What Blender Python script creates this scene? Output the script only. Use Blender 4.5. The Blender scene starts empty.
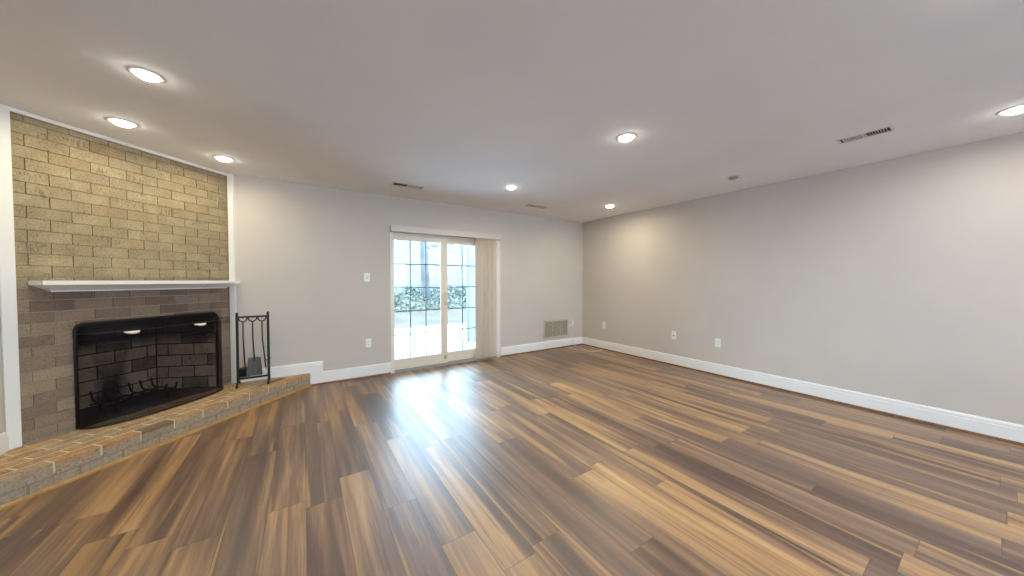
import bpy, bmesh, math, random
from mathutils import Vector, Matrix, noise as mnoise
random.seed(7)
SC = bpy.context.scene
COL = SC.collection
H = 2.44            # ceiling height
CAMZ = 1.289
XR, XL, YB, YF = 4.693, -1.66, 4.594, -3.2      # right, left, back and front walls

# ------------------------------------------------------------------ camera
cd = bpy.data.cameras.new('camera')
cam = bpy.data.objects.new('camera', cd)
COL.objects.link(cam)
cam.location = (0, 0, CAMZ)
cam.rotation_euler = (math.radians(90 - 1.374), 0, math.radians(-33.19))
cd.sensor_width = 36
cd.lens = 11.247
cd.clip_start = 0.02
SC.camera = cam

# ------------------------------------------------------------------ look
SC.view_settings.view_transform = 'Standard'
SC.view_settings.look = 'None'
SC.view_settings.exposure = -0.12
SC.view_settings.gamma = 1.0
SC.view_settings.use_curve_mapping = False
SC.cycles.max_bounces = 12
SC.cycles.diffuse_bounces = 7
SC.cycles.glossy_bounces = 5
SC.cycles.transparent_max_bounces = 16
SC.cycles.sample_clamp_indirect = 6
SC.cycles.use_denoising = True
SC.cycles.caustics_reflective = False
SC.cycles.caustics_refractive = False

# ------------------------------------------------------------------ sky
W = bpy.data.worlds.new('overcast_sky')
SC.world = W
W.use_nodes = True
nt = W.node_tree
bg = nt.nodes['Background']
bg.inputs['Color'].default_value = (0.52, 0.76, 1.0, 1)
bg.inputs['Strength'].default_value = 20.0

LAMP_POWER = 12.0            # each ceiling downlight
LAMP_COLOR = (1.0, 0.95, 0.88)
LAMP_WARM = (1.0, 0.91, 0.60)

# ------------------------------------------------------------------ node helpers
def new_mat(name, color=(.8, .8, .8), rough=.5, spec=.5, metal=0.0):
    m = bpy.data.materials.new(name)
    m.use_nodes = True
    b = m.node_tree.nodes['Principled BSDF']
    b.inputs['Base Color'].default_value = (*color, 1)
    b.inputs['Roughness'].default_value = rough
    b.inputs['Specular IOR Level'].default_value = spec
    b.inputs['Metallic'].default_value = metal
    return m

class NT:
    def __init__(s, m):
        s.t = m.node_tree
        s.b = s.t.nodes['Principled BSDF']
    def n(s, kind, **kw):
        x = s.t.nodes.new(kind)
        for k, v in kw.items():
            setattr(x, k, v)
        return x
    def l(s, a, b):
        s.t.links.new(a, b)
    def put(s, sock, v):
        if hasattr(v, 'is_output') or isinstance(v, bpy.types.NodeSocket):
            s.l(v, sock)
        else:
            sock.default_value = v
    def math(s, op, a, b=0.0, c=None):
        x = s.n('ShaderNodeMath', operation=op)
        s.put(x.inputs[0], a)
        s.put(x.inputs[1], b)
        if c is not None:
            s.put(x.inputs[2], c)
        return x.outputs[0]
    def coord(s):
        return s.n('ShaderNodeTexCoord').outputs['Object']
    def sep(s, v):
        x = s.n('ShaderNodeSeparateXYZ')
        s.l(v, x.inputs[0])
        return x.outputs
    def comb(s, a, b, c):
        x = s.n('ShaderNodeCombineXYZ')
        for i, v in enumerate((a, b, c)):
            s.put(x.inputs[i], v)
        return x.outputs[0]
    def noise(s, vec, scale, detail=2, rough=.5, dist=0.0):
        x = s.n('ShaderNodeTexNoise')
        s.l(vec, x.inputs['Vector'])
        x.inputs['Scale'].default_value = scale
        x.inputs['Detail'].default_value = detail
        x.inputs['Roughness'].default_value = rough
        x.inputs['Distortion'].default_value = dist
        return x.outputs['Fac']
    def ramp(s, fac, stops, interp='LINEAR'):
        x = s.n('ShaderNodeValToRGB')
        x.color_ramp.interpolation = interp
        els = x.color_ramp.elements
        while len(els) < len(stops):
            els.new(.5)
        for e, (p, c) in zip(els, stops):
            e.position = p
            e.color = (*c, 1) if len(c) == 3 else c
        s.put(x.inputs[0], fac)
        return x.outputs[0]
    def mix(s, fac, a, b, mode='MIX'):
        x = s.n('ShaderNodeMix', data_type='RGBA', blend_type=mode)
        s.put(x.inputs[0], fac)
        s.put(x.inputs[6], (*a, 1) if isinstance(a, tuple) and len(a) == 3 else a)
        s.put(x.inputs[7], (*b, 1) if isinstance(b, tuple) and len(b) == 3 else b)
        return x.outputs[2]
    def bump(s, h, strength, dist):
        x = s.n('ShaderNodeBump')
        x.inputs['Strength'].default_value = strength
        x.inputs['Distance'].default_value = dist
        s.l(h, x.inputs['Height'])
        s.l(x.outputs[0], s.b.inputs['Normal'])

def painted(name, color, rough=.85, spec=.25, bump=.15, var=.03):
    m = new_mat(name, color, rough, spec)
    N = NT(m)
    c = N.coord()
    f = N.noise(c, 1.3, 3)
    lo = tuple(x * (1 - var) for x in color)
    hi = tuple(min(1, x * (1 + var)) for x in color)
    N.l(N.ramp(f, [(.3, lo), (.7, hi)]), N.b.inputs['Base Color'])
    N.bump(N.noise(c, 260, 2), bump, .001)
    return m

M = {}
M['wall'] = painted('greige_wall_paint', (.61, .550, .502))
M['ceiling'] = painted('flat_ceiling_paint', (.89, .92, .985), rough=.95, bump=.2)
M['white'] = painted('white_trim_paint', (.84, .83, .82), rough=.4, spec=.45, bump=.03, var=.01)
M['vinyl'] = painted('ivory_vinyl_door_frame', (.77, .69, .58), rough=.35, spec=.5, bump=.02, var=.01)
M['jamb'] = painted('off_white_door_jamb', (.80, .755, .71), rough=.35, spec=.5, bump=.02, var=.01)
M['track'] = painted('aluminium_track', (.32, .31, .30), rough=.4, spec=.5, bump=.02)
M['blind'] = painted('beige_vinyl_blind', (.72, .61, .50), rough=.6, spec=.3, bump=.1)
M['valance'] = painted('pale_grey_valance', (.66, .60, .57), rough=.5, spec=.4, bump=.03, var=.01)
M['plate'] = painted('white_plastic', (.86, .85, .82), rough=.35, spec=.5, bump=.01, var=.01)
M['slot'] = new_mat('dark_slot', (.03, .03, .03), .6)
M['vent_white'] = painted('white_vent_enamel', (.72, .71, .71), rough=.4, spec=.5, bump=.01)
M['vent_beige'] = painted('beige_vent_enamel', (.55, .49, .38), rough=.45, spec=.5, bump=.01)
M['vent_dark'] = new_mat('duct_dark', (.035, .03, .03), .9)
M['iron'] = painted('black_wrought_iron', (.005, .005, .006), rough=.5, spec=.5, bump=.4, var=.2)
M['shovel'] = painted('worn_grey_steel', (.075, .072, .078), rough=.5, spec=.5, bump=.3, var=.2)
M['bristle'] = painted('black_bristle', (.012, .012, .016), rough=.8, spec=.2, bump=.5)
M['handle'] = painted('satin_nickel_handle', (.75, .70, .62), rough=.3, spec=.6, bump=.02)
M['brass'] = new_mat('aged_brass', (.45, .33, .12), .35, .5, .8)
M['cord'] = painted('white_cord_rubber', (.86, .84, .79), rough=.5, spec=.3, bump=.01)

def bulb_mat(name, col, strength):
    m = new_mat(name, (.9, .9, .9), .5)
    b = m.node_tree.nodes['Principled BSDF']
    b.inputs['Emission Color'].default_value = (*col, 1)
    b.inputs['Emission Strength'].default_value = strength
    return m
M['lens'] = bulb_mat('lit_downlight_lens', (1, .93, .80), 60)
M['lens_off'] = painted('unlit_downlight_lens', (.30, .27, .24), rough=.4, bump=.02)

def floor_mat():
    m = new_mat('variegated_vinyl_planks', rough=.3, spec=.62)
    N = NT(m)
    c = N.coord()
    X, Y, Z = N.sep(c)
    pw, pl = .182, 1.22
    xr = N.math('DIVIDE', X, pw)
    row = N.math('FLOOR', xr)
    wn = N.n('ShaderNodeTexWhiteNoise', noise_dimensions='1D')
    N.put(wn.inputs['W'], row)
    ys = N.math('ADD', N.math('DIVIDE', Y, pl), N.math('MULTIPLY', wn.outputs['Value'], 7.31))
    pid = N.math('FLOOR', ys)
    wp = N.n('ShaderNodeTexWhiteNoise', noise_dimensions='2D')
    N.l(N.comb(row, pid, 0.0), wp.inputs['Vector'])
    rnd = wp.outputs['Value']
    r2 = N.sep(wp.outputs['Color'])
    shift = N.math('MULTIPLY', rnd, 40.0)
    # broad streaks that run along the plank
    g1 = N.noise(N.comb(X, N.math('MULTIPLY', Y, .065), shift), 7.0, 2, .5, .2)
    g2 = N.noise(N.comb(X, N.math('MULTIPLY', Y, .045), N.math('ADD', shift, 9.0)), 24.0, 2, .55, .1)
    g3 = N.noise(N.comb(X, N.math('MULTIPLY', Y, .03), N.math('ADD', shift, 19.0)), 240.0, 2, .6)
    mixv = N.math('ADD', N.math('MULTIPLY', g1, .62), N.math('MULTIPLY', g2, .38))
    v = N.math('ADD', mixv, N.math('MULTIPLY', N.math('SUBTRACT', rnd, .5), .12))
    colr = N.ramp(v, [(.36, (.070, .036, .024)), (.44, (.125, .066, .040)), (.49, (.195, .106, .060)),
                      (.54, (.285, .158, .078)), (.59, (.42, .230, .092)), (.66, (.52, .32, .15))])
    grey = N.mix(N.math('MULTIPLY', r2[1], .45), colr, (.21, .135, .098))
    fine = N.math('ADD', .62, N.math('MULTIPLY', g3, .78))
    col2 = N.mix(1.0, grey, N.comb(fine, fine, fine), 'MULTIPLY')
    # pale sapwood bands and thin dark grain lines
    sl = N.noise(N.comb(X, N.math('MULTIPLY', Y, .042), N.math('ADD', shift, 71.0)), 15.0, 2, .5, 0.0)
    band = N.math('MINIMUM', N.math('MAXIMUM', N.math('MULTIPLY', N.math('SUBTRACT', sl, .585), 12.0), 0.0), 1.0)
    col3 = N.mix(N.math('MULTIPLY', band, .75), col2, (.44, .25, .092))
    dk = N.noise(N.comb(X, N.math('MULTIPLY', Y, .028), N.math('ADD', shift, 33.0)), 60.0, 2, .5, 0.0)
    dband = N.math('MINIMUM', N.math('MAXIMUM', N.math('MULTIPLY', N.math('SUBTRACT', .36, dk), 16.0), 0.0), 1.0)
    col4 = N.mix(N.math('MULTIPLY', dband, .45), col3, (.07, .037, .022))
    # seams
    fx = N.math('FRACT', xr)
    fy = N.math('FRACT', ys)
    sx = N.math('LESS_THAN', N.math('MINIMUM', fx, N.math('SUBTRACT', 1.0, fx)), .010)
    sy = N.math('LESS_THAN', N.math('MINIMUM', fy, N.math('SUBTRACT', 1.0, fy)), .0016)
    seam = N.math('MAXIMUM', sx, sy)
    col5 = N.mix(N.math('MULTIPLY', seam, .6), col4, (.05, .028, .018))
    N.l(col5, N.b.inputs['Base Color'])
    N.l(N.math('ADD', .32, N.math('MULTIPLY', g2, .10)), N.b.inputs['Roughness'])
    N.b.inputs['Coat Weight'].default_value = .6
    N.b.inputs['Coat Roughness'].default_value = .50
    hgt = N.math('SUBTRACT', N.math('MULTIPLY', g3, .25), seam)
    N.bump(hgt, .25, .001)
    return m
M['floor'] = floor_mat()

def wood_mat(name, c1, c2, axis_scale=(1, 1, 1)):
    m = new_mat(name, rough=.4, spec=.45)
    N = NT(m)
    c = N.coord()
    mp = N.n('ShaderNodeMapping')
    N.l(c, mp.inputs[0])
    mp.inputs['Scale'].default_value = axis_scale
    f = N.noise(mp.outputs[0], 30, 3, .6, .2)
    N.l(N.ramp(f, [(.3, c1), (.7, c2)]), N.b.inputs['Base Color'])
    return m
M['shoe'] = wood_mat('brown_wood_shoe_moulding', (.15, .06, .022), (.27, .125, .05))
M['shoe_gold'] = wood_mat('golden_wood_shoe_moulding', (.36, .19, .06), (.52, .30, .10))

def brick_mat(name, tones, dark, streak=.5, soot_and_shade=None, dark_amt=.1, plume=None, wear_and_light=None):
    """tones: ramp over a random value per brick; soot_and_shade = smoke stain plus painted mantel shade, drawn in the fireplace's own frame"""
    m = new_mat(name, rough=.85, spec=.2)
    N = NT(m)
    c = N.coord()
    rnd = N.n('ShaderNodeNewGeometry').outputs['Random Per Island']
    base = N.ramp(rnd, tones)
    X, Y, Z = N.sep(c)
    sp = N.noise(c, 85, 4, .7)
    spm = N.ramp(sp, [(.28, (.50, .47, .45)), (.47, (.95, .95, .95)), (.72, (1.25, 1.2, 1.12))])
    a = N.mix(1.0, base, spm, 'MULTIPLY')
    big = N.noise(c, 9, 3, .6)
    a = N.mix(1.0, a, N.ramp(big, [(.3, (.82, .80, .78)), (.7, (1.15, 1.13, 1.1))]), 'MULTIPLY')
    # wire-cut vertical dark scratches on a few bricks
    vs = N.noise(N.comb(X, Y, N.math('MULTIPLY', Z, .12)), 95, 2, .6)
    patch = N.noise(N.comb(X, Y, N.math('MULTIPLY', Z, 2.4)), 5.5, 2, .5)
    pm = N.math('GREATER_THAN', patch, .60)
    vm = N.math('MULTIPLY', N.math('GREATER_THAN', vs, .54), pm)
    a = N.mix(N.math('MULTIPLY', vm, streak), a, dark)
    # some burnt headers
    r2 = N.math('FRACT', N.math('MULTIPLY', rnd, 37.7))
    a = N.mix(N.math('MULTIPLY', N.math('LESS_THAN', r2, dark_amt), .55), a, dark)
    if soot_and_shade:
        t0, t1, z0, z1, amt = soot_and_shade
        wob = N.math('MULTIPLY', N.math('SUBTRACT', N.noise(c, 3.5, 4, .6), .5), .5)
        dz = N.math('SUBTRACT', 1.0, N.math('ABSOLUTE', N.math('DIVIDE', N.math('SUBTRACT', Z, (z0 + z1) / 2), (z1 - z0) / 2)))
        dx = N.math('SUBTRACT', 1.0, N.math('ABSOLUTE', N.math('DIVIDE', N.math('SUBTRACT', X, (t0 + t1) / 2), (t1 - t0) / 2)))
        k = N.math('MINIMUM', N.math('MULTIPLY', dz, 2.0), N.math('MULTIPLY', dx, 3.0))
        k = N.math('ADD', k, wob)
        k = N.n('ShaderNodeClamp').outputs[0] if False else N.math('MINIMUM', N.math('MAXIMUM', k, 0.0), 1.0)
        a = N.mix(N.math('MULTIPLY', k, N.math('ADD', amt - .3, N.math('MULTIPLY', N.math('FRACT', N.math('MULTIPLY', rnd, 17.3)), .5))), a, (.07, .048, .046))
        low = N.math('MINIMUM', N.math('MAXIMUM', N.math('MULTIPLY', N.math('SUBTRACT', N.math('ADD', 1.30, N.math('MULTIPLY', wob, .15)), Z), 12.0), 0.0), 1.0)  # mantel shade painted as a darker, greyer tone on courses below the shelf
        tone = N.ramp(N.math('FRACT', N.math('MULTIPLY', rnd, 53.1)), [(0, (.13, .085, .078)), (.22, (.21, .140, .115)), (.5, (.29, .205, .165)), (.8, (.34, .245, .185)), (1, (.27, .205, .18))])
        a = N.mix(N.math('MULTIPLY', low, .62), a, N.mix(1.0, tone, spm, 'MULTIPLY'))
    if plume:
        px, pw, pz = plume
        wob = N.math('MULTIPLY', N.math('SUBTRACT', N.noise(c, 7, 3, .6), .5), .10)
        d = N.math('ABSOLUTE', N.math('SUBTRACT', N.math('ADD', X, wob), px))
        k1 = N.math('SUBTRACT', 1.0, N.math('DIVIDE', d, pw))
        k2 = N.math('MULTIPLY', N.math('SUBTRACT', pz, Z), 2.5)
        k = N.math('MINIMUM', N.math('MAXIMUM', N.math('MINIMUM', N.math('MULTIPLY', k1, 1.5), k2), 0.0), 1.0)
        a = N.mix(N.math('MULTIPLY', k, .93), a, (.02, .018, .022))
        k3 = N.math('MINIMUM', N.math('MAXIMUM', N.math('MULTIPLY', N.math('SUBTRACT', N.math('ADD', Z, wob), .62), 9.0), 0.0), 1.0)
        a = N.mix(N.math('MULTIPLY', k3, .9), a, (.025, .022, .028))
    if wear_and_light:
        # fronts grey with dirt; tops worn orange, with warm lamp light painted in
        wob = N.math('MULTIPLY', N.math('SUBTRACT', N.noise(c, 22, 3, .6), .5), .035)
        k = N.math('MINIMUM', N.math('MAXIMUM', N.math('MULTIPLY', N.math('SUBTRACT', wear_and_light, N.math('ADD', Z, wob)), 60.0), 0.0), 1.0)
        a = N.mix(N.math('MULTIPLY', k, .72), a, N.mix(1.0, (.39, .32, .24), spm, 'MULTIPLY'))
    N.l(a, N.b.inputs['Base Color'])
    N.bump(N.math('ADD', sp, N.math('MULTIPLY', vs, .7)), .5, .002)
    return m
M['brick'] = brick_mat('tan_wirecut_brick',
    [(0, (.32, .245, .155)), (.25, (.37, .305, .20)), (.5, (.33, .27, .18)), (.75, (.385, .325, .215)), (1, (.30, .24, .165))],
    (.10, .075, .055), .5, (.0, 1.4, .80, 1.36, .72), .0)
M['mortar'] = painted('brown_mortar', (.24, .19, .13), rough=.95, spec=.1, bump=.6, var=.2)
def pale_low_mortar(m):
    # the joints of the lower courses are coloured paler than those above the shelf
    N = NT(m)
    X, Y, Z = N.sep(N.coord())
    src = N.b.inputs['Base Color'].links[0].from_socket
    k = N.math('LESS_THAN', Z, 1.21)
    N.l(N.mix(k, src, (.36, .29, .235)), N.b.inputs['Base Color'])
pale_low_mortar(M['mortar'])
M['hearth_brick'] = brick_mat('hearth_brick',
    [(0, (.44, .30, .18)), (.3, (.52, .36, .20)), (.6, (.48, .28, .15)), (1, (.42, .33, .24))],
    (.05, .04, .035), .5, None, .04, None, .142)
M['hearth_mortar'] = painted('pale_mortar', (.62, .55, .38), rough=.95, spec=.1, bump=.6, var=.15)
def stain_low_mortar(m):
    # the joints next to the floor are filled with darker, dirtier mortar
    N = NT(m)
    X, Y, Z = N.sep(N.coord())
    src = N.b.inputs['Base Color'].links[0].from_socket
    k = N.math('MINIMUM', N.math('MAXIMUM', N.math('MULTIPLY', N.math('SUBTRACT', .100, Z), 60.0), 0.0), 1.0)
    N.l(N.mix(k, src, (.27, .235, .19)), N.b.inputs['Base Color'])
stain_low_mortar(M['hearth_mortar'])
M['firebrick'] = brick_mat('sooty_firebrick',
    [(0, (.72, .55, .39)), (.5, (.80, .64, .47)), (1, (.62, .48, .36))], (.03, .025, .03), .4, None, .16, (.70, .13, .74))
M['fire_mortar'] = painted('blackened_mortar', (.04, .034, .032), rough=.95, spec=.1, bump=.6, var=.2)
M['fire_floor'] = painted('ashy_firebox_floor', (.10, .085, .075), rough=.95, spec=.1, bump=.8, var=.5)
M['concrete'] = painted('pale_patio_concrete', (.45, .45, .45), rough=.9, spec=.2, bump=.5, var=.06)
M['lawn'] = painted('leaf_littered_winter_lawn', (.080, .064, .050), rough=.95, spec=.1, bump=1, var=.3)
M['earth'] = painted('ivy_bank_earth', (.05, .06, .04), rough=.95, spec=.1, bump=1, var=.3)
M['ivy'] = painted('ivy_leaf', (.12, .15, .122), rough=.6, spec=.3, bump=.1, var=.35)
M['bark'] = painted('grey_bark', (.085, .085, .088), rough=.95, spec=.1, bump=1, var=.3)
M['fence'] = painted('pale_blue_grey_fence', (.17, .205, .22), rough=.8, spec=.2, bump=.4, var=.08)
M['far_wall'] = painted('pale_pinkish_siding', (.185, .165, .16), rough=.9, spec=.2, bump=.2, var=.05)
M['far_roof'] = painted('grey_shingle', (.07, .07, .072), rough=.9, spec=.2, bump=.4, var=.1)
M['far_window'] = new_mat('far_window_glass', (.20, .24, .28), .1)

def mesh_screen_mat():
    m = bpy.data.materials.new('fine_black_wire_mesh')
    m.use_nodes = True
    t = m.node_tree
    b = t.nodes['Principled BSDF']
    b.inputs['Base Color'].default_value = (.007, .007, .012, 1)
    b.inputs['Roughness'].default_value = .5
    tr = t.nodes.new('ShaderNodeBsdfTransparent')
    mx = t.nodes.new('ShaderNodeMixShader')
    mx.inputs[0].default_value = .57
    b.inputs['Specular IOR Level'].default_value = .05
    t.links.new(tr.outputs[0], mx.inputs[1])
    t.links.new(b.outputs[0], mx.inputs[2])
    t.links.new(mx.outputs[0], t.nodes['Material Output'].inputs[0])
    return m
M['mesh'] = mesh_screen_mat()

def glass_mat():
    m = bpy.data.materials.new('clear_door_glass')
    m.use_nodes = True
    t = m.node_tree
    t.nodes.remove(t.nodes['Principled BSDF'])
    tr = t.nodes.new('ShaderNodeBsdfTransparent')
    tr.inputs[0].default_value = (.95, .98, .98, 1)
    gl = t.nodes.new('ShaderNodeBsdfGlossy')
    gl.inputs['Roughness'].default_value = .02
    fr = t.nodes.new('ShaderNodeFresnel')
    fr.inputs[0].default_value = 1.3
    mx = t.nodes.new('ShaderNodeMixShader')
    t.links.new(fr.outputs[0], mx.inputs[0])
    t.links.new(tr.outputs[0], mx.inputs[1])
    t.links.new(gl.outputs[0], mx.inputs[2])
    t.links.new(mx.outputs[0], t.nodes['Material Output'].inputs[0])
    return m
M['glass'] = glass_mat()

# ------------------------------------------------------------------ geometry helpers
def box(bm, x0, y0, z0, x1, y1, z1, mtx=None):
    vs = [bm.verts.new((x, y, z)) for x in (x0, x1) for y in (y0, y1) for z in (z0, z1)]
    if mtx is not None:
        for v in vs:
            v.co = mtx @ v.co
    for f in ((0, 1, 3, 2), (4, 6, 7, 5), (0, 4, 5, 1), (2, 3, 7, 6), (0, 2, 6, 4), (1, 5, 7, 3)):
        bm.faces.new([vs[i] for i in f])
    return vs

def prism(bm, poly, z0, z1):
    a = [bm.verts.new((x, y, z0)) for x, y in poly]
    b = [bm.verts.new((x, y, z1)) for x, y in poly]
    n = len(poly)
    bm.faces.new(a[::-1]); bm.faces.new(b)
    for i in range(n):
        bm.faces.new((a[i], a[(i + 1) % n], b[(i + 1) % n], b[i]))

def extrude_profile(bm, prof, p0, p1, outward):
    """prof: (out, z) points; swept from p0 to p1 (xy), 'outward' unit xy vector"""
    rings = []
    for p in (p0, p1):
        rings.append([bm.verts.new((p[0] + outward[0] * o, p[1] + outward[1] * o, z)) for o, z in prof])
    n = len(prof)
    for i in range(n):
        bm.faces.new((rings[0][i], rings[0][(i + 1) % n], rings[1][(i + 1) % n], rings[1][i]))
    bm.faces.new(rings[0]); bm.faces.new(rings[1][::-1])

def tube(bm, pts, rad, seg=8, closed=False):
    pts = [Vector(p) for p in pts]
    n = len(pts)
    rads = rad if isinstance(rad, (list, tuple)) else [rad] * n
    rings = []
    prev = None
    for i, p in enumerate(pts):
        if closed:
            d = (pts[(i + 1) % n] - pts[i - 1]).normalized()
        else:
            d = (pts[min(i + 1, n - 1)] - pts[max(i - 1, 0)]).normalized()
        if prev is None:
            u = d.orthogonal().normalized()
        else:
            u = (prev - d * prev.dot(d))
            u = u.normalized() if u.length > 1e-6 else d.orthogonal().normalized()
        prev = u
        w = d.cross(u)
        rings.append([bm.verts.new(p + (u * math.cos(2 * math.pi * k / seg) + w * math.sin(2 * math.pi * k / seg)) * rads[i]) for k in range(seg)])
    m = n if closed else n - 1
    for i in range(m):
        a, b = rings[i], rings[(i + 1) % n]
        for k in range(seg):
            bm.faces.new((a[k], a[(k + 1) % seg], b[(k + 1) % seg], b[k]))
    if not closed:
        bm.faces.new(rings[0][::-1]); bm.faces.new(rings[-1])

def lathe(bm, prof, centre=(0, 0), seg=32, mtx=None, cap=False):
    rings = []
    for r, z in prof:
        ring = []
        for k in range(seg):
            a = 2 * math.pi * k / seg
            v = Vector((centre[0] + r * math.cos(a), centre[1] + r * math.sin(a), z))
            ring.append(bm.verts.new(mtx @ v if mtx is not None else v))
        rings.append(ring)
    for a, b in zip(rings, rings[1:]):
        for k in range(seg):
            bm.faces.new((a[k], a[(k + 1) % seg], b[(k + 1) % seg], b[k]))
    if cap:
        bm.faces.new(rings[0]); bm.faces.new(rings[-1])

def obj(name, bm, mat, parent=None, bevel=0.0, smooth=False, kind=None, loc=None):
    bmesh.ops.recalc_face_normals(bm, faces=bm.faces[:])
    me = bpy.data.meshes.new(name)
    bm.to_mesh(me); bm.free()
    me.materials.append(M[mat])
    if smooth:
        for p in me.polygons:
            p.use_smooth = True
    o = bpy.data.objects.new(name, me)
    COL.objects.link(o)
    if parent is not None:
        o.parent = parent
    if loc is not None:
        o.location = loc
    if bevel:
        b = o.modifiers.new('bevel', 'BEVEL')
        b.width = bevel; b.segments = 2; b.limit_method = 'ANGLE'
    if kind:
        o['kind'] = kind
    return o

def thing(name, label, cat, loc=(0, 0, 0), rotz=0.0, group=None):
    o = bpy.data.objects.new(name, None)
    o.empty_display_size = .1
    COL.objects.link(o)
    o.location = loc
    o.rotation_euler = (0, 0, rotz)
    o['label'] = label; o['category'] = cat
    if group:
        o['group'] = group
    return o

def tag(o, label, cat, group=None):
    o['label'] = label; o['category'] = cat
    if group:
        o['group'] = group
    return o

def B():
    return bmesh.new()

# fireplace frame: t along the brick face, n out into the room, local y = -n
FA = Vector((-1.623, 3.635, 0))
FT = Vector((.698, .716, 0)).normalized()
FN = Vector((FT.y, -FT.x, 0))
FROT = math.atan2(FT.y, FT.x)
def fp(t, n, z=0.0):
    return FA + FT * t + FN * n + Vector((0, 0, z))

# ------------------------------------------------------------------ room shell
bm = B(); box(bm, XL - .12, YF - .12, -.10, XR + .12, YB + .12, 0)
obj('floor', bm, 'floor', kind='structure')
bm = B(); box(bm, XL - .12, YF - .12, H, XR + .12, YB + .32, H + .12)
obj('ceiling', bm, 'ceiling', kind='structure')
bm = B(); box(bm, XR, YF - .12, 0, XR + .12, YB + .12, H)
obj('wall_right', bm, 'wall', kind='structure')
bm = B()
prism(bm, [tuple(fp(-.40, -.16)[:2]), tuple(fp(-.064, -.16)[:2]), tuple(fp(-.064, -1.0)[:2]), tuple(fp(-.40, -1.0)[:2])], 0, H)
prism(bm, [tuple(fp(-.40, -1.0)[:2]), tuple(fp(1.9, -1.0)[:2]), tuple(fp(1.9, -1.1)[:2]), tuple(fp(-.40, -1.1)[:2])], 0, H)
prism(bm, [tuple(fp(1.36, -.155)[:2]), tuple(fp(1.9, -.155)[:2]), tuple(fp(1.9, -1.0)[:2]), tuple(fp(1.36, -1.0)[:2])], 0, H)
obj('wall_chimney', bm, 'wall', kind='structure')
bm = B(); box(bm, XL - .12, YF - .12, 0, XL, 3.62, H)
obj('wall_left', bm, 'wall', kind='structure')
WX0, WX1, WZ0, WZ1 = -.1, 3.4, .75, 2.12       # added wide window, unseen behind the view, lets in cool sky light
bm = B()
box(bm, XL - .12, YF - .12, 0, WX0, YF, H); box(bm, WX1, YF - .12, 0, XR + .12, YF, H)
box(bm, WX0, YF - .12, 0, WX1, YF, WZ0); box(bm, WX0, YF - .12, WZ1, WX1, YF, H)
obj('wall_front', bm, 'wall', kind='structure')
DX0, DX1, DZ = 1.02, 2.752, 2.022
bm = B()
box(bm, -.66, YB, 0, DX0, YB + .12, H)
box(bm, DX1, YB, 0, XR + .0, YB + .12, H)
box(bm, DX0, YB, DZ, DX1, YB + .12, H)
obj('wall_back', bm, 'wall', kind='structure')

BASE = [(0, .022), (.014, .022), (.014, .118), (.0105, .123), (.0105, .128), (.013, .131), (.012, .145), (.006, .156), (0, .158)]
def shift(prof, dz):
    return [(o, z + dz) for o, z in prof]
SHOE = [(0, 0), (.018, 0), (.0175, .008), (.014, .016), (.008, .0215), (0, .022)]
bm = B(); extrude_profile(bm, BASE, (XR, YF), (XR, YB), (-1, 0)); obj('baseboard_right', bm, 'white', kind='structure')
bm = B(); extrude_profile(bm, BASE, (XL, YF), (XL, 2.74), (1, 0)); obj('baseboard_left', bm, 'white', kind='structure')
bm = B(); extrude_profile(bm, BASE, (XL, YF), (XR, YF), (0, 1)); obj('baseboard_front', bm, 'white', kind='structure')
bm = B(); extrude_profile(bm, BASE, (DX1 + .028, YB), (XR - .014, YB), (0, -1)); obj('baseboard_back', bm, 'white', kind='structure')
bm = B()
extrude_profile(bm, BASE, (.198, YB), (DX0 - .016, YB), (0, -1))
# stepped piece that climbs over the hearth end
box(bm, .064, YB - .014, .022, .198, YB, .16)
HB = [(0, .16), (.014, .16), (.014, .25), (.0105, .255), (.0105, .260), (.013, .263), (.012, .277), (.006, .288), (0, .290)]
extrude_profile(bm, HB, (-.60, YB), (.198, YB), (0, -1))
box(bm, .186, YB - .0165, .155, .198, YB, .287)
obj('baseboard_back_left', bm, 'white', kind='structure')
bm = B(); extrude_profile(bm, HB, (XL, 2.86), (XL, 3.585), (1, 0)); obj('baseboard_hearth', bm, 'white', kind='structure')
bm = B(); extrude_profile(bm, SHOE, (XR - .0, YF), (XR - .0, YB), (-1, 0)); obj('trim_1', bm, 'shoe', kind='structure')
bm = B()
extrude_profile(bm, SHOE, (DX1 + .028, YB), (XR - .014, YB), (0, -1))
extrude_profile(bm, SHOE, (.064, YB), (DX0 - .016, YB), (0, -1))
obj('trim_2', bm, 'shoe', kind='structure')
bm = B(); p0, p1 = fp(-.60, .537), fp(1.90, .537)
extrude_profile(bm, [(0, 0), (.016, 0), (.0155, .010), (.012, .018), (.006, .022), (0, .022)], p0, p1, FN)
bmesh.ops.bisect_plane(bm, geom=bm.verts[:] + bm.edges[:] + bm.faces[:], plane_co=(0, YB - .019, 0), plane_no=(0, 1, 0), clear_outer=True)
obj('trim_3', bm, 'shoe_gold', kind='structure')
# boards beside and above the brick
bm = B()
prism(bm, [tuple(fp(-.062, .0)[:2]), tuple(fp(-.062, .02)[:2]), tuple(fp(-.001, .02)[:2]), tuple(fp(-.001, 0)[:2])], .161, H)
obj('trim_4', bm, 'white', bevel=.002, kind='structure')
bm = B()
prism(bm, [tuple(fp(1.368, .0)[:2]), tuple(fp(1.352, .014)[:2]), (-.624, 4.578), (-.611, YB + .0), (-.655, YB + .02)], .161, H)
obj('trim_5', bm, 'white', bevel=.002, kind='structure')
bm = B()
prism(bm, [tuple(fp(-.001, .0)[:2]), tuple(fp(-.001, .014)[:2]), tuple(fp(1.354, .014)[:2]), tuple(fp(1.366, 0)[:2])], 2.414, H)
obj('trim_6', bm, 'white', kind='structure')

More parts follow.
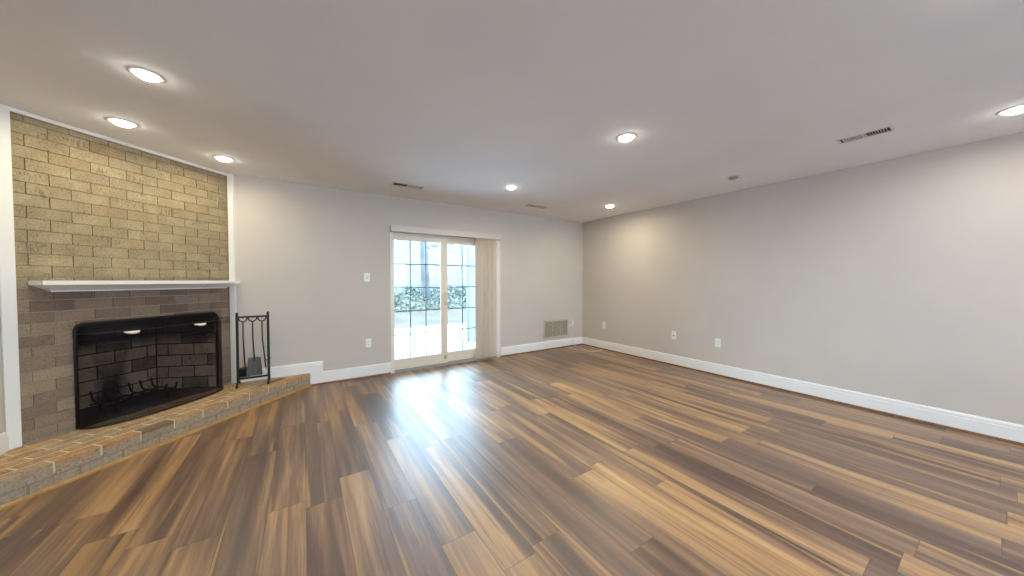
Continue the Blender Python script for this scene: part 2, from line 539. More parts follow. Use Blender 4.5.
# ------------------------------------------------------------------ fireplace
fire = thing('fireplace', 'diagonal tan brick corner fireplace with white mantel and raised brick hearth', 'fireplace', tuple(FA), FROT)

def bricks(bm, x0, x1, z0, z1, bl, bh, gap, offs, zoff, depth, holes=(), jitter=.0015, mtx=None, minw=.02):
    """brick boxes with front faces near local y=0, backs at y=depth"""
    k0 = math.floor((z0 - zoff) / bh)
    k = k0
    while zoff + k * bh < z1 - 1e-4:
        a, b = max(z0, zoff + k * bh), min(z1, zoff + (k + 1) * bh)
        k += 1
        if b - a < .012:
            continue
        o = offs[k % 2]
        i = math.floor((x0 - o) / bl)
        while o + i * bl < x1:
            l, r = max(x0, o + i * bl), min(x1, o + (i + 1) * bl)
            i += 1
            segs = [(l, r)]
            for hx0, hx1, hz0, hz1 in holes:
                if a + .01 < hz1 and b - .01 > hz0:
                    ns = []
                    for s0, s1 in segs:
                        if s0 < hx0: ns.append((s0, min(s1, hx0)))
                        if s1 > hx1: ns.append((max(s0, hx1), s1))
                    segs = ns
            for s0, s1 in segs:
                if s1 - s0 < minw: continue
                j = random.uniform(-jitter, jitter)
                box(bm, s0 + gap / 2, j, a + gap / 2, s1 - gap / 2, depth, b - gap / 2, mtx)

O0, O1, OZ0, OZ1 = .27, 1.235, .16, .902      # firebox opening
bm = B()
bricks(bm, 0, 1.363, .16, 2.412, .203, .0816, .005, (.057, -.0445), 1.31, .05, [(O0, O1, OZ0, OZ1)])
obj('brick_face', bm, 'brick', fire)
bm = B()
for a in ((-.062, 0, O0, 2.438), (O1, 0, 1.352, 2.438), (O0, OZ1, O1, 2.438), (O0, 0, O1, .10)):
    box(bm, a[0], .0055, a[1], a[2], .15, a[3])
box(bm, 1.353, .03, 0, 1.46, .15, 2.438)
obj('mortar_bed', bm, 'mortar', fire)
# firebox: back wall, two splayed sides, floor, top
bm = B()
bkl, bkr, dep = .44, 1.04, .52
def side_matrix(p, q):
    d = Vector((q[0] - p[0], q[1] - p[1], 0)); L = d.length; d.normalize()
    m = Matrix.Identity(4)
    nrm = Vector((-d.y, d.x, 0))
    for r in range(3):
        m[r][0] = d[r]; m[r][1] = nrm[r]; m[r][2] = (0, 0, 1)[r]
    m[0][3], m[1][3] = p
    return m, L
bricks(bm, bkl, bkr, .16, 1.10, .23, .118, .011, (.05, .165), .16, .06, mtx=Matrix.Translation((0, dep, 0)))
mR_, LR_ = side_matrix((bkr, dep), (O1, .03))
bricks(bm, 0, LR_, .16, 1.10, .23, .118, .011, (.1, -.01), .16, .06, mtx=mR_)
mL_, LL_ = side_matrix((O0, .03), (bkl, dep))
bricks(bm, 0, LL_, .16, 1.10, .23, .118, .011, (.1, -.01), .16, .06, mtx=mL_)
obj('firebox_bricks', bm, 'firebrick', fire)
bm = B()
box(bm, bkl - .05, dep + .006, .10, bkr + .05, dep + .14, 1.12)
box(bm, -.02, .006, .10, LR_ - .03, .10, 1.12, mR_)
box(bm, .05, .006, .10, LL_ + .02, .10, 1.12, mL_)
obj('firebox_mortar', bm, 'fire_mortar', fire)
bm = B(); box(bm, O0 - .03, .02, .08, O1 + .03, dep + .02, .158)
obj('firebox_floor', bm, 'fire_floor', fire)
bm = B(); box(bm, O0 - .04, .10, 1.10, O1 + .04, dep + .1, 1.16)
box(bm, O0 - .02, .012, .895, O1 + .02, .10, .912)
obj('smoke_shelf', bm, 'iron', fire)
# hearth
HN = .535
bm = B(); bm2 = B()
def hearth_clip(b, clip=YB - .001, fill=True):
    inv = Matrix.Rotation(-FROT, 4, 'Z') @ Matrix.Translation(-FA)
    for co, no in ((Vector((0, clip, 0)), Vector((0, 1, 0))), (Vector((XL + .001, 0, 0)), Vector((-1, 0, 0)))):
        lc = inv @ co
        ln = Matrix.Rotation(-FROT, 3, 'Z') @ no
        bmesh.ops.bisect_plane(b, geom=b.verts[:] + b.edges[:] + b.faces[:], dist=1e-5, plane_co=lc, plane_no=ln, clear_outer=True)
        bmesh.ops.holes_fill(b, edges=[e for e in b.edges if len(e.link_faces) == 1], sides=8)
t0, t1 = -.70, 2.0
g = .012
# top/front row: stretchers whose faces show on the front
i = 0
x = .11 - .203 * 5
while x < t1:
    box(bm, x + g / 2, -HN, .082, x + .203 - g / 2, -HN + .095 - g, .16)
    x += .203
x = .01 - .203 * 4
while x < t1:
    box(bm, x + g / 2, -HN + .001, .001, x + .203 - g / 2, -HN + .095 - g, .082 - .008)
    x += .203
for r in range(1, 6):
    n1 = HN - r * .0945
    n0 = max(n1 - .0945 + g, .012)
    x = (.01 if r % 2 else .11) - .203 * 4
    while x < t1:
        box(bm, x + g / 2, -n1, .10, x + .203 - g / 2, -n0, .16 + random.uniform(-.0005, .0005))
        x += .203
hearth_clip(bm)
obj('hearth_bricks', bm, 'hearth_brick', fire)
box(bm2, t0, -HN + .005, .0, t1, -.008, .1588)
hearth_clip(bm2)
obj('hearth_mortar', bm2, 'hearth_mortar', fire)
# mantel
bm = B()
tl, tr = .054, 1.372
loops = [(0, .145, 1.287), (0, .145, 1.257), (.006, .139, 1.254), (.012, .130, 1.251), (.018, .122, 1.249), (.028, .110, 1.244),
         (.044, .092, 1.235), (.060, .072, 1.226), (.068, .062, 1.222), (.068, .055, 1.218), (.076, .048, 1.216), (.078, .046, 1.206)]
prev = None
for k, (ins, d, z) in enumerate(loops):
    a, b = tl + ins, tr - ins * .85
    ring = [bm.verts.new(p) for p in ((a, .004, z), (a, -d, z), (b, -d, z), (b, .004, z))]
    if prev is None:
        bm.faces.new(ring)
    else:
        for q in range(4):
            bm.faces.new((prev[q], prev[(q + 1) % 4], ring[(q + 1) % 4], ring[q]))
    prev = ring
bm.faces.new(prev[::-1])
obj('mantel_shelf', bm, 'white', fire)

# ------------------------------------------------------------------ fire screen
SZ0, SZ1, ST0, ST1, SD = .1605, .955, .250, 1.222, .205
def bow(u, s=1.0):
    """plan curve, u 0..1 from left to right -> (t, n)"""
    a = math.pi * (1 - u)
    e = .8
    cx = math.copysign(abs(math.cos(a)) ** e, math.cos(a))
    sy = abs(math.sin(a)) ** .75
    return (ST0 + ST1) / 2 + cx * (ST1 - ST0) / 2, .014 + SD * sy * s
screen = thing('fireplace_screen', 'black bowed wire mesh fire screen standing on the hearth before the firebox', 'fire screen', tuple(FA), FROT)
NU = 48
bm = B()
prof = [(SZ0 + .012, 1.0), (.30, 1.0), (.50, 1.0), (.70, .995), (.80, .98), (.862, .95), (.885, .90), (.905, .72), (.922, .48), (.936, .24), (.946, .04)]
grid = []
for z, s in prof:
    row = []
    for i in range(NU + 1):
        t, n = bow(i / NU, s)
        row.append(bm.verts.new((t, -n, z)))
    grid.append(row)
for a, b in zip(grid, grid[1:]):
    for i in range(NU):
        bm.faces.new((a[i], a[i + 1], b[i + 1], b[i]))
obj('wire_mesh', bm, 'mesh', screen, smooth=True)
bm = B()
def rim(z, s, r, off=0.0):
    pts = []
    for i in range(NU + 1):
        t, n = bow(i / NU, s)
        pts.append((t, -n - off, z))
    tube(bm, pts, r, 6)
rim(SZ0 + .009, 1.0, .008)
obj('bottom_rail', bm, 'iron', screen, smooth=True)
bm = B(); rim(.884, .90, .0035); obj('front_rib', bm, 'iron', screen, smooth=True)
bm = B(); rim(.800, .985, .0028); obj('lower_rib', bm, 'iron', screen, smooth=True)
bm = B()
R = .045
pts = [(ST0, -.014, SZ0 + .004), (ST0, -.014, SZ1 - R)]
for k in range(1, 7):
    a = math.pi - math.pi / 2 * k / 6
    pts.append((ST0 + R + R * math.cos(a), -.014, SZ1 - R + R * math.sin(a)))
for k in range(0, 7):
    a = math.pi / 2 - math.pi / 2 * k / 6
    pts.append((ST1 - R + R * math.cos(a), -.014, SZ1 - R + R * math.sin(a)))
pts.append((ST1, -.014, SZ0 + .004))
tube(bm, pts, .0105, 8)
obj('outer_frame', bm, 'iron', screen, smooth=True)
bm = B(); box(bm, ST0 + .02, -.022, SZ1 - .05, ST1 - .02, -.008, SZ1 - .003)
obj('top_plate', bm, 'iron', screen)
for u in (.338, .605):
    bm = B()
    t, n = bow(u, .96)
    pts = []
    for k in range(9):
        a = k / 8
        pts.append((t - .044 + .088 * a, -n - .006 - .028 * math.sin(math.pi * a) ** .6, .876 - .006 * math.sin(math.pi * a)))
    tube(bm, pts, [.006, .009, .012, .013, .0135, .013, .012, .009, .006], 8)
    h = obj('handle', bm, 'handle', screen, smooth=True)
    h['label'] = 'satin nickel pull handle'

# grate inside the firebox
grate = thing('fireplace_grate', 'black iron log grate with upturned bar ends inside the firebox', 'fire grate', tuple(fp(.72, -.24, .158)), FROT)
for k in range(6):
    x = -.20 + k * .08
    bm = B()
    pts = [(x, -.17, .15), (x, -.155, .10), (x, -.12, .085), (x, .10, .085), (x, .135, .10), (x, .16, .17)]
    tube(bm, pts, .008, 8)
    obj('bar', bm, 'iron', grate, smooth=True)
for y in (-.09, .09):
    bm = B(); tube(bm, [(-.24, y, .072), (.24, y, .072)], .008, 8); obj('cross_bar', bm, 'iron', grate, smooth=True)
for x in (-.18, .18):
    for y in (-.09, .09):
        bm = B(); tube(bm, [(x, y, .072), (x, y, .001)], .008, 8); obj('leg', bm, 'iron', grate, smooth=True)

# ------------------------------------------------------------------ tool stand
SX0, SX1, SY = -.588, -.326, 4.42
HZ = .1605
stand = thing('fireplace_tool_stand', 'black wrought iron fireplace tool stand on the right end of hearth', 'tool stand', ((SX0 + SX1) / 2, SY, HZ))
hw = (SX1 - SX0) / 2
for s in (-1, 1):
    bm = B()
    box(bm, s * hw - .0115, -.0115, .035, s * hw + .0115, .0115, .765)
    obj('post', bm, 'iron', stand, bevel=.002)
    bm = B()
    lathe(bm, [(.002, .788), (.010, .784), (.0135, .775), (.010, .767), (.006, .763)], (s * hw, 0), 12)
    obj('finial', bm, 'iron', stand, smooth=True)
    bm = B()
    tube(bm, [(s * hw, -.105, .010), (s * hw, -.094, .020), (s * hw, -.055, .044), (s * hw, 0, .056), (s * hw, .055, .044), (s * hw, .094, .020), (s * hw, .105, .010)], .010, 8)
    obj('foot', bm, 'iron', stand, smooth=True)
bm = B(); box(bm, -hw, -.006, .068, hw, .006, .088); obj('lower_rail', bm, 'iron', stand)
bm = B(); box(bm, -hw, -.006, .728, hw, .006, .746)
obj('upper_rail', bm, 'iron', stand)
hx = (-.080, .0, .080)
for x in hx:
    bm = B(); tube(bm, [(x, 0, .728), (x, -.016, .724), (x, -.024, .728), (x, -.026, .738)], .004, 6)
    obj('hook', bm, 'iron', stand, smooth=True)
def tool(name, label, x, lean, ztip):
    o = thing(name, label, 'fire tool', ((SX0 + SX1) / 2 + x, SY - .022, HZ), 0, 'hearth tools hanging on the stand')
    bm = B()
    R = .034
    pts = [(R * math.cos(a), 0, .722 + R * math.sin(a)) for a in [math.radians(d) for d in range(180, 361, 15)]]
    tube(bm, [(-R, 0, .735)] + pts + [(R, 0, .735)], .0062, 8)
    obj('loop_handle', bm, 'iron', o, smooth=True)
    bm = B()
    tube(bm, [(0, 0, .688), (0, 0, .50), (lean, -.004, ztip)], .0062, 8)
    obj('shaft', bm, 'iron', o, smooth=True)
    return o
o = tool('fireplace_brush', 'black hearth brush hanging leftmost on the iron tool stand', hx[0], .012, .190)
bm = B()
box(bm, -.035, -.018, .180, .055, .014, .200)
obj('brush_head', bm, 'iron', o, bevel=.003)
bm = B()
for k in range(16):
    for j in range(3):
        x = -.032 + k * .0053; y = -.014 + j * .012
        dx = (x - .01) * .12
        box(bm, x + dx, y - .002, .100, x + .0040 + dx, y + .006, .182)
obj('bristles', bm, 'bristle', o)
o = tool('fireplace_shovel', 'grey steel ash shovel hanging in the middle of the tool stand', hx[1], .010, .285)
bm = B()
vs = []
for k, (w, y, z) in enumerate(((.052, -.010, .300), (.056, -.030, .27), (.062, -.038, .21), (.066, -.038, .15), (.066, -.042, .112))):
    vs.append([bm.verts.new(((f * w) + .014, y - .012 * (1 if abs(f) > .9 else 0), z)) for f in (-1, -.92, -.4, 0, .4, .92, 1)])
bk = [[bm.verts.new(v.co + Vector((0, .003, 0))) for v in row] for row in vs]
for G in (vs, bk):
    for a, b in zip(G, G[1:]):
        for i in range(6):
            bm.faces.new((a[i], a[i + 1], b[i + 1], b[i]))
for i in range(6):
    bm.faces.new((vs[0][i], vs[0][i + 1], bk[0][i + 1], bk[0][i])); bm.faces.new((vs[-1][i], vs[-1][i + 1], bk[-1][i + 1], bk[-1][i]))
for j in range(4):
    for i in (0, 6):
        bm.faces.new((vs[j][i], vs[j + 1][i], bk[j + 1][i], bk[j][i]))
p = obj('blade', bm, 'shovel', o)
p['label'] = 'worn grey steel shovel pan'
bm = B(); tube(bm, [(.010, -.004, .32), (.012, -.026, .262)], [.0075, .009], 8)
obj('socket', bm, 'iron', o, smooth=True)
o = tool('fireplace_poker', 'black iron poker hanging rightmost on the tool stand, hooked tip', hx[2], .026, .19)
bm = B()
tube(bm, [(.026, -.004, .20), (.027, -.005, .17), (.030, -.006, .155)], [.0055, .005, .002], 8)
obj('point', bm, 'iron', o, smooth=True)
bm = B()
tube(bm, [(.026, -.004, .255), (.045, -.012, .258), (.063, -.016, .268), (.078, -.018, .285)], [.005, .005, .004, .002], 8)
obj('side_hook', bm, 'iron', o, smooth=True)

# ------------------------------------------------------------------ sliding door
door = bpy.data.objects.new('door_1', None); COL.objects.link(door); door['kind'] = 'structure'
door.location = (0, 0, 0)
def part(name, bm, mat, parent, **k):
    return obj(name, bm, mat, parent, **k)
y0 = YB - .008      # inside face of the frame
bm = B()
box(bm, 1.004, y0, 0.0, 1.052, YB + .11, 2.015)
box(bm, 2.695, y0, 0.0, 2.768, YB + .11, 2.015)
box(bm, 1.052, y0, 1.97, 2.695, YB + .11, 2.015)
part('frame', bm, 'jamb', door, bevel=.002)
bm = B(); box(bm, 1.052, YB + .0, .0, 2.695, YB + .13, .035); box(bm, 1.052, YB - .012, 0, 2.695, YB + .0, .020)
part('sill_track', bm, 'track', door)
def sash(x0, x1, yy, lst, rst, name):
    bm = B()
    box(bm, x0, yy, .036, x0 + lst, yy + .036, 1.968)
    box(bm, x1 - rst, yy, .036, x1, yy + .036, 1.968)
    box(bm, x0 + lst, yy, .036, x1 - rst, yy + .036, .185)
    box(bm, x0 + lst, yy, 1.852, x1 - rst, yy + .036, 1.968)
    s = part(name, bm, 'vinyl', door, bevel=.002)
    gx0, gx1 = x0 + lst, x1 - rst
    bm = B(); box(bm, gx0 - .004, yy + .014, .181, gx1 + .004, yy + .020, 1.856)
    part('pane', bm, 'glass', s)
    bm = B()
    for k in (1, 2):
        x = gx0 + (gx1 - gx0) * k / 3
        box(bm, x - .008, yy + .022, .185, x + .008, yy + .030, 1.852)
    for k in (1, 2, 3, 4):
        z = .185 + (1.852 - .185) * k / 5
        box(bm, gx0, yy + .0225, z - .008, gx1, yy + .0295, z + .008)
    part('muntin_grid', bm, 'track', s)
    return s
s1 = sash(1.053, 1.84, YB + .012, .010, .102, 'sliding_panel')
s2 = sash(1.80, 2.694, YB + .055, .060, .07, 'fixed_panel')
bm = B(); box(bm, 1.79, YB - .004, .10, 1.812, YB + .012, .15)
lathe(bm, [(.001, 0), (.011, 0), (.011, .012), (.001, .014)], (0, 0), 12, Matrix.Translation((1.801, YB - .004, .125)) @ Matrix.Rotation(math.radians(90), 4, 'X'))
l_ = part('foot_lock', bm, 'brass', s1); l_['label'] = 'small brass foot lock'
bm = B()
tube(bm, [(1.80, YB + .010, .92), (1.80, YB - .018, .935), (1.80, YB - .018, 1.085), (1.80, YB + .010, 1.10)], .008, 8)
part('pull_handle', bm, 'vinyl', s1, smooth=True)

win = bpy.data.objects.new('fill_window_1', None); COL.objects.link(win); win['kind'] = 'structure'  # unseen window, added for cool fill light on ceiling and walls
bm = B()
for k in range(4):
    x = WX0 + .03 + (WX1 - WX0 - .06) * k / 3
    box(bm, x - .03, YF - .09, WZ0, x + .03, YF - .03, WZ1)
for k in range(3):
    xa = WX0 + .06 + (WX1 - WX0 - .06) * k / 3; xb = WX0 + (WX1 - WX0 - .06) * (k + 1) / 3
    box(bm, xa, YF - .088, WZ0, xb, YF - .032, WZ0 + .05); box(bm, xa, YF - .088, WZ1 - .05, xb, YF - .032, WZ1)
obj('fill_window_frame', bm, 'vinyl', win)
bm = B(); box(bm, WX0 + .02, YF - .062, WZ0 + .02, WX1 - .02, YF - .058, WZ1 - .02)
obj('pane', bm, 'glass', win)
bm = B(); box(bm, WX0 - .04, YF - .02, WZ0 - .03, WX1 + .04, YF + .05, WZ0)
obj('fill_window_sill', bm, 'white', win, bevel=.003)

# valance and vertical blinds
val = thing('vertical_blind', 'beige vertical blind stacked open at the right of the sliding door', 'blind', (1.88, YB - .05, 0))
bm = B()
box(bm, -.876, -.046, 1.952, .852, -.036, 2.036)
box(bm, -.876, -.036, 1.952, -.866, .049, 2.036)
box(bm, .842, -.036, 1.952, .852, .049, 2.036)
box(bm, -.866, -.036, 2.029, .842, .049, 2.036)
v_ = obj('valance', bm, 'valance', val, bevel=.0015); v_['label'] = 'pale grey box valance'
bm = B(); box(bm, -.86, -.020, 1.985, .838, .018, 2.025)
obj('headrail', bm, 'track', val)
xs = [.440 + .0245 * k for k in range(13)]
for k, x in enumerate(xs):
    bm = B()
    ang = math.radians(-56 + 15 * math.sin(k * 2.1)) if k < 12 else math.radians(-35)
    m = Matrix.Translation((x, .0, 0)) @ Matrix.Rotation(ang, 4, 'Z')
    n = 6
    ra, rb = [], []
    w = .085
    for i in range(n + 1):
        u = -w / 2 + w * i / n
        yy = .006 * (1 - (2 * u / w) ** 2)
        ra.append([bm.verts.new(m @ Vector((u, yy + e, zz))) for e in (0, .0012) for zz in (.040, 1.975)])
    for a, b in zip(ra, ra[1:]):
        bm.faces.new((a[0], b[0], b[1], a[1])); bm.faces.new((a[2], a[3], b[3], b[2]))
        bm.faces.new((a[0], a[2], b[2], b[0])); bm.faces.new((a[1], b[1], b[3], a[3]))
    for a in (ra[0], ra[-1]):
        bm.faces.new((a[0], a[1], a[3], a[2]))
    obj('slat', bm, 'blind', val)
bm = B(); tube(bm, [(.790, .034, 1.985), (.790, .034, .95)], .003, 6)
obj('wand', bm, 'plate', val, smooth=True)

# ------------------------------------------------------------------ wall plates
def plate(name, label, cat, pos, wall, kind, group=None):
    rz = 0 if wall == 'back' else -math.pi / 2
    o = thing(name, label, cat, pos, rz, group)
    bm = B(); w, h = .035, .0575
    box(bm, -w, -.006, -h, w, 0, h)
    obj('cover_plate', bm, 'plate', o, bevel=.002)
    if kind == 'duplex':
        for s in (-1, 1):
            bm = B(); box(bm, -.0165, -.0085, s * .0195 - .0145, .0165, -.005, s * .0195 + .0145)
            r = obj('receptacle', bm, 'plate', o, bevel=.003)
            bm = B()
            box(bm, -.0075, -.0092, s * .0195 - .002, -.0055, -.0080, s * .0195 + .007)
            box(bm, .0055, -.0092, s * .0195 - .002, .0075, -.0080, s * .0195 + .006)
            box(bm, -.002, -.0092, s * .0195 - .010, .002, -.0080, s * .0195 - .006)
            obj('slots', bm, 'slot', r)
    elif kind == 'switch':
        bm = B(); box(bm, -.005, -.016, -.004, .005, -.005, .012)
        obj('toggle', bm, 'plate', o, bevel=.001)
        bm = B(); box(bm, -.0065, -.0068, -.0135, .0065, -.0055, .0135)
        obj('toggle_slot', bm, 'slot', o)
    elif kind == 'jack':
        bm = B(); lathe(bm, [(.009, 0), (.009, .006), (.0055, .007), (.0055, .014), (.001, .014)], (0, 0), 12, Matrix.Translation((0, -.005, -.006)) @ Matrix.Rotation(math.radians(90), 4, 'X'))
        obj('jack', bm, 'slot', o)
    return o
plate('light_switch', 'white toggle light switch on the back wall left of the sliding door', 'light switch', (.712, YB, 1.328), 'back', 'switch')
plate('wall_outlet', 'white duplex outlet low on the back wall between hearth and sliding door', 'outlet', (.722, YB, .457), 'back', 'duplex')
plate('wall_outlet', 'white outlet low on right wall, closest to the back corner', 'outlet', (XR, 4.035, .452), 'right', 'duplex')
plate('cable_jack', 'white cable jack plate low on right wall, between the two outlets', 'wall jack', (XR, 2.695, .459), 'right', 'jack')
plate('wall_outlet', 'white duplex outlet low on right wall, farthest from the back corner', 'outlet', (XR, 2.082, .445), 'right', 'duplex')
plate('wall_outlet', 'white outlet beside the return vent, holding a plug with a cord', 'outlet', (4.385, YB, .455), 'back', 'duplex')
ad = thing('power_adapter', 'white plug-in adapter in the outlet beside the return vent, cord to the floor', 'adapter', (4.385, YB - .0095, .452))
bm = B(); box(bm, -.024, -.032, -.02, .024, 0, .055); obj('adapter_body', bm, 'plate', ad, bevel=.004)
bm = B()
CORD = [(4.435, 4.51), (4.437, 4.43), (4.385, 4.30), (4.353, 4.20), (4.352, 4.075), (4.40, 4.015), (4.46, 3.995), (4.54, 3.994), (4.63, 4.01)]
pts = [(0, -.018, -.02), (.004, -.022, -.06), (.012, -.020, -.16), (.018, -.022, -.26), (.022, -.024, -.36), (.03, -.040, -.42)]
pts += [(x - 4.385, y - (YB - .0095), .0054 - .452) for x, y in CORD]
P2 = []
for i in range(len(pts) - 1):
    a = [Vector(pts[max(i - 1, 0)]), Vector(pts[i]), Vector(pts[i + 1]), Vector(pts[min(i + 2, len(pts) - 1)])]
    for k in range(4):
        s = k / 4
        P2.append(.5 * ((2 * a[1]) + (-a[0] + a[2]) * s + (2 * a[0] - 5 * a[1] + 4 * a[2] - a[3]) * s * s + (-a[0] + 3 * a[1] - 3 * a[2] + a[3]) * s ** 3))
P2.append(Vector(pts[-1]))
tube(bm, P2, .0050, 6)
obj('cord', bm, 'cord', ad, smooth=True)

# return air grille on the back wall
rv = thing('return_air_vent', 'large beige louvred return vent low on the back wall, right of the door', 'vent', (4.005, YB, .375))
bm = B()
w, h = .300, .170
for a in ((-w, -h, w, -h + .028), (-w, h - .028, w, h), (-w, -h, -w + .026, h), (w - .026, -h, w, h), (-.104, -h, -.088, h), (.088, -h, .104, h)):
    box(bm, a[0], -.009, a[1], a[2], 0, a[3])
f_ = obj('vent_frame', bm, 'vent_beige', rv)
bm = B(); box(bm, -w + .02, -.0015, -h + .02, w - .02, -.0005, h - .02)
obj('duct_opening', bm, 'vent_dark', rv)
for c in (-.187, 0, .187):
    bm = B()
    for k in range(19):
        z = -h + .034 + k * .0152
        m = Matrix.Translation((c, -.005, z)) @ Matrix.Rotation(math.radians(38), 4, 'X')
        box(bm, -.084, -.006, -.0010, .084, .005, .0010, m)
    obj('louvre_panel', bm, 'vent_beige', rv)

# ceiling registers
def register(label, x, y, L, Wd, rz, ndark):
    o = thing('ceiling_vent', label, 'vent', (x, y, H), rz, 'ceiling registers')
    bm = B()
    a, b, e = L / 2, Wd / 2, .016
    for q in ((-a, -b, a, -b + e), (-a, b - e, a, b), (-a, -b + e, -a + e, b - e), (a - e, -b + e, a, b - e)):
        box(bm, q[0], q[1], -.007, q[2], q[3], 0)
    box(bm, -.008, -b + e, -.007, .008, b - e, 0)
    obj('frame', bm, 'vent_white', o)
    bm = B(); box(bm, -a + .01, -b + .01, -.0015, a - .01, b - .01, -.0003)
    obj('duct_opening', bm, 'vent_dark', o)
    for s in (-1, 1):
        bm = B()
        x0 = e + .004 if s > 0 else -a + e
        n = int((a - e - .012) / .0145)
        for k in range(n):
            xx = (.014 + k * .0145) * s
            m = Matrix.Translation((xx, 0, -.004)) @ Matrix.Rotation(math.radians(ndark * s), 4, 'Y')
            box(bm, -.0055, -b + e, -.0006, .0055, b - e, .0006, m)
        obj('louvres', bm, 'vent_white', o)
    return o
register('white ceiling register before the sliding door, nearest the fireplace', 1.085, 3.965, .37, .13, 0, 50)
register('white ceiling register near the back wall, nearest the far corner', 3.06, 3.965, .37, .13, 0, 50)
register('white ceiling register beside the right wall, large one near the frame edge', 3.735, .615, .30, .13, math.pi / 2, 50)

# ------------------------------------------------------------------ downlights
def downlight(label, x, y, warm=False, lit=True, power=1.0, gimbal=0.0, r=.054):
    o = thing('recessed_downlight', label, 'ceiling light', (x, y, H), 0, 'recessed ceiling downlights')
    bm = B()
    lathe(bm, [(r + .024, 0), (r + .024, -.003), (r + .018, -.0065), (r + .004, -.007), (r, -.004), (r - .002, -.0005)], seg=36)
    obj('trim_ring', bm, 'white', o, smooth=True)
    bm = B()
    m = Matrix.Identity(4)
    lathe(bm, [(.0005, -.028), (r * .4, -.0265), (r * .7, -.022), (r * .9, -.014), (r - .001, -.005), (r - .001, -.0006)], seg=36, mtx=m)
    obj('lens', bm, 'lens' if lit else 'lens_off', o, smooth=True)
    if lit:
        ld = bpy.data.lights.new('bulb', 'AREA')
        ld.shape = 'DISK'; ld.size = .11
        ld.energy = LAMP_POWER * power
        ld.color = LAMP_WARM if warm else LAMP_COLOR
        lo = bpy.data.objects.new('bulb', ld)
        COL.objects.link(lo)
        lo.parent = o
        lo.location = (0, 0, -.031)
        ld.spread = math.radians(175)
    return o
downlight('bright round downlight over the room before the brick fireplace, nearest the camera of three', -.714, 2.638, warm=True, power=.7, r=.047)
downlight('round downlight close to the left part of the brick wall', -1.082, 3.525, warm=True, power=.42)
downlight('round downlight close to the right end of the brick wall', -.607, 4.035, warm=True, power=.42)
downlight('brightest round downlight in the middle of the ceiling', 2.19, 1.673)
downlight('small round downlight on the ceiling before the sliding door', 2.167, 3.332, warm=True)
downlight('small round downlight nearest the far right ceiling corner', 3.99, 3.335, warm=True, power=.9)
downlight('round downlight cut by the right edge, beside the right wall', 4.03, -.035, power=.6)
downlight('unlit dark round ceiling light near the right wall', 4.03, 1.655, lit=False, r=.05)
for k, (x, y) in enumerate(((2.19, -.01), (2.19, -1.7), (4.01, -1.7), (.35, -1.7), (.35, -.1))):  # unseen lamps added to brighten walls and ceiling
    downlight('added fill downlight in the ceiling, unseen behind the view', x, y, warm=False)

# ------------------------------------------------------------------ outdoors
bm = B(); box(bm, -3, YB + .13, -.12, 8.0, 9.1, -.05)
obj('patio', bm, 'concrete', kind='structure')
bm = B(); box(bm, -8, -14, -.12, 12, YF - .14, -.05)
obj('fill_ground', bm, 'concrete', kind='structure')  # unseen pale ground, added to bounce sky light up to the ceiling
bm = B()
nx, ny = 60, 40
g_ = []
for j in range(ny + 1):
    row = []
    for i in range(nx + 1):
        x = -14 + 44 * i / nx; y = 9.0 + 22 * j / ny
        z = -.07 + .05 * mnoise.noise(Vector((x * .4, y * .4, 0)))
        if y > 13.2:
            z += min((y - 13.2) * .42, .88)
        row.append(bm.verts.new((x, y, z)))
    g_.append(row)
for a, b in zip(g_, g_[1:]):
    for i in range(nx):
        bm.faces.new((a[i], a[i + 1], b[i + 1], b[i]))
obj('ground', bm, 'lawn', kind='structure')
bm = B()
for k in range(16000):
    x = random.uniform(-3, 17); y = 13.3 + random.random() ** .8 * 3.4
    z = -.07 + min((y - 13.2) * .42, .88) + random.uniform(.02, .16)
    s = random.uniform(.03, .065)
    m = Matrix.Translation((x, y, z)) @ Matrix.Rotation(random.uniform(0, 6.28), 4, 'Z') @ Matrix.Rotation(random.uniform(-1.0, 1.2), 4, 'X')
    vs = [bm.verts.new(m @ Vector(p)) for p in ((0, -s, 0), (s * .8, -s * .2, .01), (s * .4, s * .7, 0), (0, s, -.01), (-s * .4, s * .7, 0), (-s * .8, -s * .2, .01))]
    bm.faces.new(vs)
iv = obj('ivy_ground_cover', bm, 'ivy', kind='stuff')
tag(iv, 'green ivy covering the bank beyond the patio, seen through the glass door', 'ivy')
# privacy fence along the patio
fe = thing('patio_fence', 'pale blue-grey board fence on the right of the patio, seen through the glass door', 'fence', (3.02, 0, -.05))
bm = B()
y = YB + .20
while y < 6.2:
    box(bm, -.012, y, 0.03, .012, y + .135, 2.05); y += .14
obj('boards', bm, 'fence', fe)
for y in (YB + .2, 6.36):
    bm = B(); box(bm, -.03, y - .03, 0, .03, y + .03, 2.12); obj('post', bm, 'fence', fe, bevel=.004)
bm = B(); box(bm, .012, YB + .2, .3, .05, 6.34, .39); obj('rail', bm, 'fence', fe)
bm = B(); box(bm, .012, YB + .2, 1.6, .05, 6.34, 1.69); obj('rail', bm, 'fence', fe)
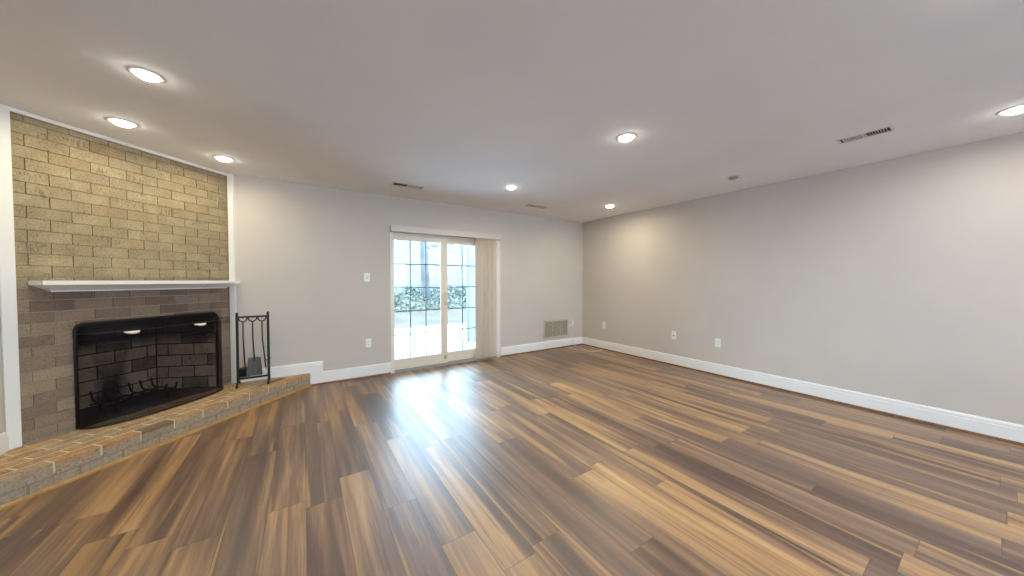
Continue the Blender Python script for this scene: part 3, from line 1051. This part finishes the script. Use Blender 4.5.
# trees
def tree(name_label, x, y, z, rad, seed, nb=16, hgt=9):
    rnd = random.Random(seed)
    o = thing('bare_tree', name_label, 'tree', (x, y, z), 0, 'bare trees beyond the patio')
    bm = B()
    pts = []; rr = []
    for k in range(11):
        a = k / 10
        pts.append((math.sin(a * 3 + seed) * .12 - math.sin(seed) * .12, 0, a * hgt - .3)); rr.append(rad * (1.25 - .9 * a) if k else rad * 1.6)
    tube(bm, pts, rr, 12)
    obj('trunk', bm, 'bark', o, smooth=True)
    bm = B()
    for k in range(nb):
        zz = 1.6 + (hgt - 2.2) * rnd.random()
        L = rnd.uniform(1.3, 2.4)
        az = rnd.uniform(0, 6.28)
        up = rnd.uniform(-.1, .7)
        def br(p, az, up, L, r, dpt):
            q = [Vector(p)]; rs = [r]
            n = 6
            for i in range(n):
                az2 = az + rnd.uniform(-.35, .35)
                up2 = up + rnd.uniform(-.25, .25)
                q.append(q[-1] + Vector((math.cos(az2), math.sin(az2), up2)).normalized() * (L / n)); rs.append(r * (1 - .85 * (i + 1) / n))
            tube(bm, q, rs, 5)
            if dpt:
                for i in range(2, n + 1):
                    br(q[i - 1], az + rnd.choice((-1, 1)) * rnd.uniform(.4, 1.0), up + rnd.uniform(-.3, .4), L * .5, rs[i - 1] * .7, dpt - 1)
        br((0, 0, zz), az, up, L, rad * .28, 2)
    obj('branches', bm, 'bark', o, smooth=True)
    return o
tree('thick bare tree trunk rising from the ivy, seen through the left door panel', 4.80, 14.6, .35, .17, 3, 9)
tree('slim bare tree behind the ivy bank, left of the thick trunk', 1.0, 20.5, .7, .10, 11, 12)
tree('slim bare tree beyond the right door panel', 9.6, 19.5, .7, .10, 5, 12)
# far building
bd = thing('distant_building', 'pale pinkish house far beyond the trees, seen through the glass door', 'building', (12, 30, .3))
bm = B(); box(bm, -12, 0, -.5, 9, 8, 5.4)
obj('siding_wall', bm, 'far_wall', bd)
bm = B()
a = [bm.verts.new(p) for p in ((-12.4, -.4, 5.4), (9.4, -.4, 5.4), (9.4, 8.4, 5.4), (-12.4, 8.4, 5.4), (-12.4, 4, 7.6), (9.4, 4, 7.6))]
for f in ((0, 1, 5, 4), (2, 3, 4, 5), (0, 4, 3), (1, 2, 5), (0, 3, 2, 1)):
    bm.faces.new([a[i] for i in f])
obj('roof', bm, 'far_roof', bd)
for x in (-10, -6.5, -2.5, 1.5, 5.5):
    for z in (1.2, 3.6):
        bm = B(); box(bm, x, -.04, z, x + 1.0, .02, z + 1.3); obj('window', bm, 'far_window', bd)
